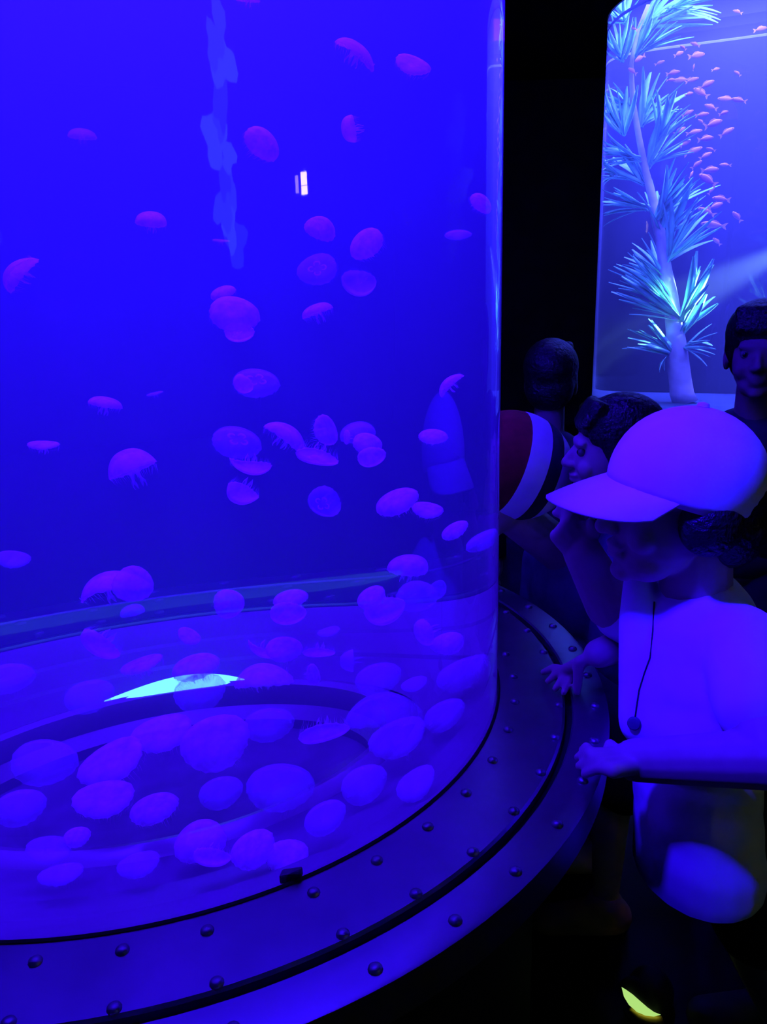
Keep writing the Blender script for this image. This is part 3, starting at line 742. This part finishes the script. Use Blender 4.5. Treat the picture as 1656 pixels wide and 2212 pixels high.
def shoes(ft, par, fwd=(-1, 0), m=None):
    for x, y, hx, hy in ft:
        s = Blob(); s.cap((x - fwd[0] * .02, y - fwd[1] * .02, .042), (x + fwd[0] * .13, y + fwd[1] * .13, .034), .042, .034); s.ell((x, y, .075), (.042, .042, .035))
        o = s.build('shoe', m or M_shoe, par, .008, 3)
        for v_ in o.data.vertices: v_.co.z = max(v_.co.z, .0)
def shorts(ft, zs, z1, par, m, r=.075):
    s = Blob()
    for x, y, hx, hy in ft:
        t = (zs - z1) / max(zs - .07, .01); s.cap((hx, hy, zs), (hx + (x - hx) * t, hy + (y - hy) * t, z1), r * 1.25, r)
    c = [sum(q[i] for q in ft) / len(ft) for i in (2, 3)]; s.ell((c[0], c[1], zs + .02), (r * 1.6, r * 1.75, .10))
    return s.build('shorts', m, par, .008, 4)

def cap_hat(M, par, m):
    """Soft six panel cap: crown panels with sunk seams, visor, top button."""
    c = empty('cap', M.translation, par) if False else None
    RX, RY, RZ = .088, .102, .098; rim = -.012
    crown = None
    pn = []
    for k in range(6):
        v, f = [], []; nu, nv = 10, 14
        for layer in (0, 1):
            sh = 1.0 if layer == 0 else .972
            for i in range(nv + 1):
                for j in range(nu + 1):
                    u = j / nu; a = math.radians(60 * k + 60 * u)
                    th = (math.pi / 2 + .06 + .34 * (.5 - .5 * math.sin(a)) ** .8) * i / nv
                    pu = 1 + .012 * math.sin(math.pi * u) ** .6 * math.sin(min(th, 1.5)) + .006 * math.sin(5 * a + 3 * th) * math.sin(th)
                    v.append((RX * sh * pu * math.sin(th) * math.cos(a), RY * sh * pu * math.sin(th) * math.sin(a), rim + RZ * sh * pu * math.cos(th)))
        st = (nv + 1) * (nu + 1); W = nu + 1
        for i in range(nv):
            for j in range(nu):
                f.append((i * W + j, (i + 1) * W + j, (i + 1) * W + j + 1, i * W + j + 1))
                f.append((st + i * W + j, st + i * W + j + 1, st + (i + 1) * W + j + 1, st + (i + 1) * W + j))
        for j in range(nu): f.append((nv * W + j, st + nv * W + j, st + nv * W + j + 1, nv * W + j + 1))
        me = mesh('crown_panel', v, f); me.transform(M); pn.append(obj('crown_panel', me, m, par))
    # visor
    v, f = [], []; nu, nv = 24, 10
    for layer in (0, 1):
        for i in range(nv + 1):
            t = i / nv
            for j in range(nu + 1):
                a = math.radians(22 + 136 * j / nu); ca, sa = math.cos(a), math.sin(a)
                x0, y0 = RX * .99 * ca, RY * .99 * sa
                ext = .078 * max(0, math.sin(math.pi * (j / nu))) ** .62
                x = x0 * (1 + .10 * t * math.sin(math.pi * j / nu)); y = y0 + ext * t
                z = rim - .004 - (.026 * t + .010 * t * t) * (ext / .078) ** .5 - .024 * (x0 / .088) ** 2 * (.3 + .7 * t * (ext / .078) ** .4)
                v.append((x, y, z - .0025 * layer))
    st = (nv + 1) * (nu + 1); W = nu + 1
    for i in range(nv):
        for j in range(nu):
            f.append((i * W + j, (i + 1) * W + j, (i + 1) * W + j + 1, i * W + j + 1)); f.append((st + i * W + j, st + i * W + j + 1, st + (i + 1) * W + j + 1, st + (i + 1) * W + j))
    for j in range(nu): f.append((nv * W + j, st + nv * W + j, st + nv * W + j + 1, nv * W + j + 1))
    me = mesh('visor', v, f); me.transform(M); vis = obj('visor', me, m, par)
    me = lathe('cap_button', [(.008, 0), (.007, .004), (.0001, .006)], (0, 0), 12); me.transform(M @ Matrix.Translation((0, 0, rim + RZ * 1.0))); obj('cap_button', me, m, par)
    return vis

# ---- child in the white cap
KA = 1.13                                    # a sturdy ten year old
fA = Vector((-1, -.04, 0)); HA = at(1472, 1085, .98 * KA)
MA = frame(HA, fA, (.06, 0, 1), .95 * KA)
base = at(1490, 1400, 1.06 * KA); childA = empty('person', (base.x, base.y, 0))
tag(childA, 'child in a white cap and white T-shirt leaning a forearm on the tank rim', 'person')
ftA = [(base.x + .25, base.y - .06, base.x + .05, base.y - .05), (base.x + .26, base.y + .10, base.x + .05, base.y + .06)]
RB = frame((0, 0, 0), fA).to_3x3()
b = Blob(KA); add_local(b, MA, head_shapes)
nb = at(1500, 1300, 1.03 * KA)
b.cap(MA @ Vector((0, -.025, -.06)), nb, .043, .047)
chest, belly, hip = at(1497, 1410, 1.06 * KA), at(1497, 1560, 1.05 * KA), at(1492, 1730, 1.05 * KA)
b.ell(chest, (.095, .066, .11), RB).ell(belly, (.085, .060, .11), RB).ell(at(1520, 1730, 1.07 * KA), (.08, .055, .09), RB)
shN, shF = at(1600, 1392, .96 * KA), at(1455, 1350, 1.16 * KA)
elN, wrN = at(1668, 1640, .86 * KA), at(1372, 1642, .955 * KA)
b.chain([shN, elN, wrN], [.042, .034, .026])
kn = at_z(1300, 1648, .785); tips = [at_z(1262, 1672, .764), at_z(1250, 1655, .764), at_z(1248, 1636, .764), at_z(1258, 1620, .764)]
b.k = 1.0; hand_shapes(b, wrN, kn, tips, at_z(1318, 1610, .775), (0, 0, 1), 1.0); b.k = KA
elF, wrF = at(1318, 1306, 1.12 * KA), at(1256, 1190, 1.06 * KA)
b.chain([shF, elF, wrF], [.042, .036, .026])
kF = at(1228, 1140, 1.045 * KA)
b.k = 1.0; hand_shapes(b, wrF, kF, [at(1246, 1092, 1.03 * KA), at(1226, 1084, 1.035 * KA), at(1210, 1092, 1.04 * KA), at(1200, 1108, 1.045 * KA)], at(1276, 1128, 1.02 * KA), -FWD, 1.05)
b.k = KA; legs(b, ftA, .60, .046)
b.build('body', M_skin, childA, .0032, 3)
eyes(MA, childA)
hA = Blob(KA); add_local(hA, MA, lambda q: q.ell((0, -.03, .015), (.080, .080, .070)).ell((0, -.060, -.030), (.070, .050, .060)).ell((.064, -.010, -.012), (.030, .040, .042)).ell((-.064, -.010, -.012), (.030, .040, .042)).cap((0, -.11, -.005), (.02, -.13, -.075), .030, .016))
hA.build('hair', M_hair, childA, .005, 2)
cap_hat(MA @ Matrix.Translation((0, -.006, .040)) @ Matrix.Rotation(math.radians(8), 4, 'X'), childA, M_capw)
t = Blob(KA)
t.ell(chest, (.118, .086, .125), RB).ell(belly, (.112, .084, .120), RB).ell(at(1495, 1480, 1.055 * KA), (.116, .086, .12), RB).ell(at(1500, 1690, 1.06 * KA), (.106, .078, .13), RB).ell(at(1502, 1780, 1.06 * KA), (.106, .078, .13), RB).ell(at(1504, 1850, 1.06 * KA), (.108, .080, .12), RB)
t.ell(at(1500, 1322, 1.045 * KA), (.095, .062, .042), RB)
t.cap(shN.lerp(nb, .25), shN, .044, .050).cap(shN, shN.lerp(elN, .55), .050, .050).cap(shF, shF.lerp(elF, .75), .055, .050)
t.cap(at(1378, 1258, 1.04 * KA), at(1386, 1330, 1.04 * KA), .020, .030).cap(at(1386, 1330, 1.04 * KA), at(1388, 1560, 1.04 * KA), .030, .032).cap(at(1400, 1246, 1.06 * KA), at(1376, 1250, 1.035 * KA), .012, .014)
shirt = t.build('t_shirt', M_cotton, childA, .006, 5)
hem = bmesh.new(); hem.from_mesh(shirt.data)
bmesh.ops.bisect_plane(hem, geom=hem.verts[:] + hem.edges[:] + hem.faces[:], plane_co=at(1470, 1872, 1.06 * KA), plane_no=(.12, 0, -1), clear_outer=True)
hem.to_mesh(shirt.data); hem.free()
shorts(ftA, .60, .40, childA, M_dark, .072); shoes(ftA, childA)
# cord with a bead hanging over the shirt front
bv = BVHTree.FromPolygons([shirt.matrix_basis.inverted() @ v_.co if False else v_.co for v_ in shirt.data.vertices], [tuple(p.vertices) for p in shirt.data.polygons])
pts = []
for px, py in [(1412, 1300), (1410, 1360), (1404, 1420), (1392, 1452), (1380, 1490), (1374, 1530), (1370, 1562)]:
    d = ray(px, py).normalized(); h = bv.ray_cast(CAM, d)
    if h[0] is not None: pts.append(h[0] + h[1] * .0012)
if len(pts) > 2:
    cord = obj('neck_cord', tube('neck_cord', pts, .0011, 6), M_dark, childA)
    me = lathe('bead', [(.0001, -.004), (.008, -.004), (.0100, -.001), (.0100, .002), (.008, .005), (.0001, .006)], (0, 0), 16)
    me.transform(Matrix.Translation(pts[-1]) @ (-FWD - Vector((.5, 0, 0))).to_track_quat('Z', 'Y').to_matrix().to_4x4()); obj('bead', me, M_navy, childA)

# ---- dark haired child behind, hand spread on the rim
fB = Vector((-1, .10, 0)); HB = at(1324, 972, 1.58); MB_ = frame(HB, fB, (0, 0, 1), .90)
childB = empty('person', (HB.x + .04, HB.y, 0)); tag(childB, 'dark haired child behind the white cap, one hand spread on the tank rim', 'person')
b = Blob(); add_local(b, MB_, head_shapes)
cB = Vector((HB.x + .06, HB.y, HB.z - .27)); b.cap(MB_ @ Vector((0, -.02, -.06)), cB + Vector((0, 0, .12)), .042, .046)
RBb = frame((0, 0, 0), fB).to_3x3()
b.ell(cB, (.105, .075, .13), RBb).ell(cB - Vector((0, 0, .17)), (.10, .075, .12), RBb)
sB = cB + Vector((0, -.115, .075)); eB, wB = at(1412, 1368, 1.45), at(1292, 1412, 1.265)
b.chain([sB, eB, wB], [.042, .034, .0235])
kB = at_z(1236, 1440, .782)
hand_shapes(b, wB, kB, [at_z(1173, 1452, .758), at_z(1183, 1472, .758), at_z(1199, 1488, .758), at_z(1217, 1496, .758)], at_z(1246, 1494, .760), (0, 0, 1), .92)
sB2 = cB + Vector((0, .115, .075)); b.chain([sB2, sB2 + Vector((.02, .03, -.17)), sB2 + Vector((-.02, .03, -.32))], [.042, .034, .026])
hx = sB2 + Vector((-.02, .03, -.32)); hand_shapes(b, hx, hx + Vector((0, 0, -.06)), [hx + Vector((-.02 + .013 * i, .0, -.115)) for i in range(4)], hx + Vector((-.045, 0, -.07)), (0, 1, 0), .9)
ftB = [(HB.x + .0, HB.y - .11, HB.x + .05, HB.y - .06), (HB.x + .04, HB.y + .08, HB.x + .05, HB.y + .06)]
legs(b, ftB, .52, .044, zk=.30)
b.build('body', M_skin, childB, .0032, 3); eyes(MB_, childB); hair(MB_, childB, 1.02)
t = Blob(); t.ell(cB, (.122, .088, .145), RBb).ell(cB - Vector((0, 0, .15)), (.118, .090, .15), RBb).cap(sB, sB.lerp(eB, .55), .056, .052).cap(sB2, sB2 + Vector((.01, .02, -.10)), .056, .05)
t.build('t_shirt', M_navy, childB, .007, 4); shorts(ftB, .52, .36, childB, M_dark, .07); shoes(ftB, childB, m=mat('tan_shoe', (.45, .30, .16), .6, .3))

def bystander(H, facing, label, shirt_m, skin_m, up=(0, 0, 1), s=1.0, hat=False, full=1.0, back=.05):
    M = frame(H, facing, up, s); f = Vector((facing[0], facing[1], 0)).normalized(); R = frame((0, 0, 0), f).to_3x3(); lat = R @ Vector((1, 0, 0))
    p = empty('person', (H.x - f.x * .03, H.y - f.y * .03, 0)); tag(p, label, 'person')
    c = Vector((H.x, H.y, H.z)) - f * back; tall = H.z + .11 * s; k = tall / 1.45
    b = Blob(); add_local(b, M, head_shapes)
    zs = H.z - .21 * s - .06 * k
    b.cap(M @ Vector((0, -.02, -.06)), (c.x, c.y, H.z - .19 * s), .046 * s, .05 * s)
    ch = Vector((c.x, c.y, H.z - .30 * s * k ** .3)); b.ell((c.x, c.y, H.z - .185 * s), (.11 * k, .055 * k, .045 * k), R); b.ell(ch, (.15 * k, .09 * k, .16 * k), R).ell(ch - Vector((0, 0, .22 * k)), (.125 * k, .085 * k, .16 * k), R)
    hz = tall * .50
    b.ell((c.x, c.y, hz), (.125 * k, .095 * k, .11 * k), R)
    arms = []
    for sg in (-1, 1):
        sh = ch + lat * sg * .155 * k + Vector((0, 0, .08 * k)); el = sh + lat * sg * .035 * k - Vector((0, 0, .25 * k)); wr = el + f * .10 * k - Vector((0, 0, .20 * k))
        b.chain([sh, el, wr], [.048 * k, .040 * k, .028 * k]); arms.append((sh, el, wr))
        kn = wr - Vector((0, 0, .075 * k)); hand_shapes(b, wr, kn, [kn + f * (.02 - .013 * i) * k - Vector((0, 0, (.068 - .006 * abs(i - 1)) * k)) for i in range(4)], kn + f * .035 * k - Vector((0, 0, .01)), lat * sg, k)
    ft = [(c.x + lat.x * sg * .07 * k, c.y + lat.y * sg * .07 * k, c.x + lat.x * sg * .065 * k, c.y + lat.y * sg * .065 * k) for sg in (-1, 1)]
    legs(b, ft, hz - .03, .055 * k, zk=hz * .52, fwd=(f.x, f.y)); b.build('body', skin_m, p, .006, 3); eyes(M, p)
    if not hat: hair(M, p, full, .007)
    t = Blob(); t.ell((c.x, c.y, H.z - .200 * s), (.115 * k, .068 * k, .045 * k), R); t.ell(ch, (.168 * k, .105 * k, .175 * k), R).ell(ch - Vector((0, 0, .20 * k)), (.145 * k, .105 * k, .19 * k), R).ell(Vector((c.x, c.y, hz + .02)), (.150 * k, .11 * k, .11 * k), R)
    for sh, el, wr in arms: t.cap(sh, el, .060 * k, .052 * k).cap(el, el.lerp(wr, .85), .052 * k, .042 * k)
    t.build('jacket', shirt_m, p, .009, 4)
    tr = Blob()
    for x, y, hx, hy in ft: tr.cap((hx, hy, hz), (x, y, .09), .085 * k, .055 * k)
    tr.build('trousers', M_dark, p, .01, 3); shoes(ft, p, (f.x, f.y))
    return p, M

# ---- visitor in the striped head covering, half behind the tank
HC = at(1096, 1052, 1.72)
pC, MC = bystander(HC, (-.90, -.42, .08), 'visitor in a striped dark red, white and black hat, half hidden behind the tank edge', M_navy, M_skin, s=1.04, hat=True, back=.18)
axis_m = frame(HC + Vector((.012, .0, .048)), (-.90, -.15, .36), (0, 0, 1), 1.0)
bands = [(-.1315, -.062, M_cotton), (-.062, -.028, M_dark), (-.028, .020, M_cotton), (.020, .078, M_red)]
for y0, y1, m_ in bands:
    prof = []; n = 8
    for i in range(n + 1):
        y = y0 + (y1 - y0) * i / n; r = .118 * math.sqrt(max(0, 1 - (y / .132) ** 2)); prof.append((max(r, .0005), y))
    if m_ is M_red: prof += [(.06, .082), (.0005, .088)]
    prof += [(max(r - .006, .0004), y) for r, y in prof[::-1]]
    me = lathe('hat_band', prof, (0, 0), 40, closed=True)
    me.transform(axis_m @ Matrix.Rotation(-math.pi / 2, 4, 'X')); obj('hat_band', me, m_, pC)
# ---- dark figures in front of and beside the far tank
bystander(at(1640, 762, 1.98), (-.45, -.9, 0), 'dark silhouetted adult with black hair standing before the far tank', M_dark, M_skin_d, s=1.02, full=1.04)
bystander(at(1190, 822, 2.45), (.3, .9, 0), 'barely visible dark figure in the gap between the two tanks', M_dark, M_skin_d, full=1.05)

# ------------------------------------------------------------------ hooded floor lamp glowing by the child's feet
pL = at_z(1388, 2172, .055); fl = empty('floor_lamp', (pL.x, pL.y, 0)); tag(fl, 'small hooded floor lamp showing a yellow green crescent of light', 'lamp')
dL = (pL - CAM).dot(FWD)
out_ = [(1342, 2132), (1347, 2153), (1358, 2171), (1375, 2186), (1394, 2194), (1412, 2196), (1427, 2192)]
inn_ = [(1342, 2132), (1352, 2138), (1366, 2148), (1383, 2163), (1398, 2176), (1412, 2186), (1427, 2192)]
v, f, n = [], [], len(out_)
for dd in (-.004, .004):
    v += [at(x, y, dL + dd) for x, y in out_] + [at(x, y, dL + dd) for x, y in inn_]
for i in range(n - 1):
    f += [(i, i + 1, n + i + 1, n + i), (2 * n + i, 3 * n + i, 3 * n + i + 1, 2 * n + i + 1), (i, 2 * n + i, 2 * n + i + 1, i + 1), (n + i, n + i + 1, 3 * n + i + 1, 3 * n + i)]
obj('lens', mesh('lens', v, f, False), glow('green_yellow_lens', (.46, .80, .20), .95), fl)
h = Blob(); h.cap(at(1366, 2140, dL + .030), at(1414, 2180, dL + .030), .026, .026).ell(at(1405, 2140, dL + .05), (.045, .045, .045)); h.build('hood', M_black, fl, .004, 2)
obj('amber_collar', tube('amber_collar', [at(x + 3, y + 9, dL + .006) for x, y in out_[2:]], [.004, .007, .010, .011, .007], 8), mat('amber_plastic', (.80, .40, .04), .35, .5), fl)
cL = at(1400, 2180, dL + .05)
obj('foot', lathe('foot', [(.0001, .0), (.05, .0), (.05, .006), (.02, .012), (.016, cL.z), (.0001, cL.z)], (cL.x, cL.y), 24), M_black, fl)
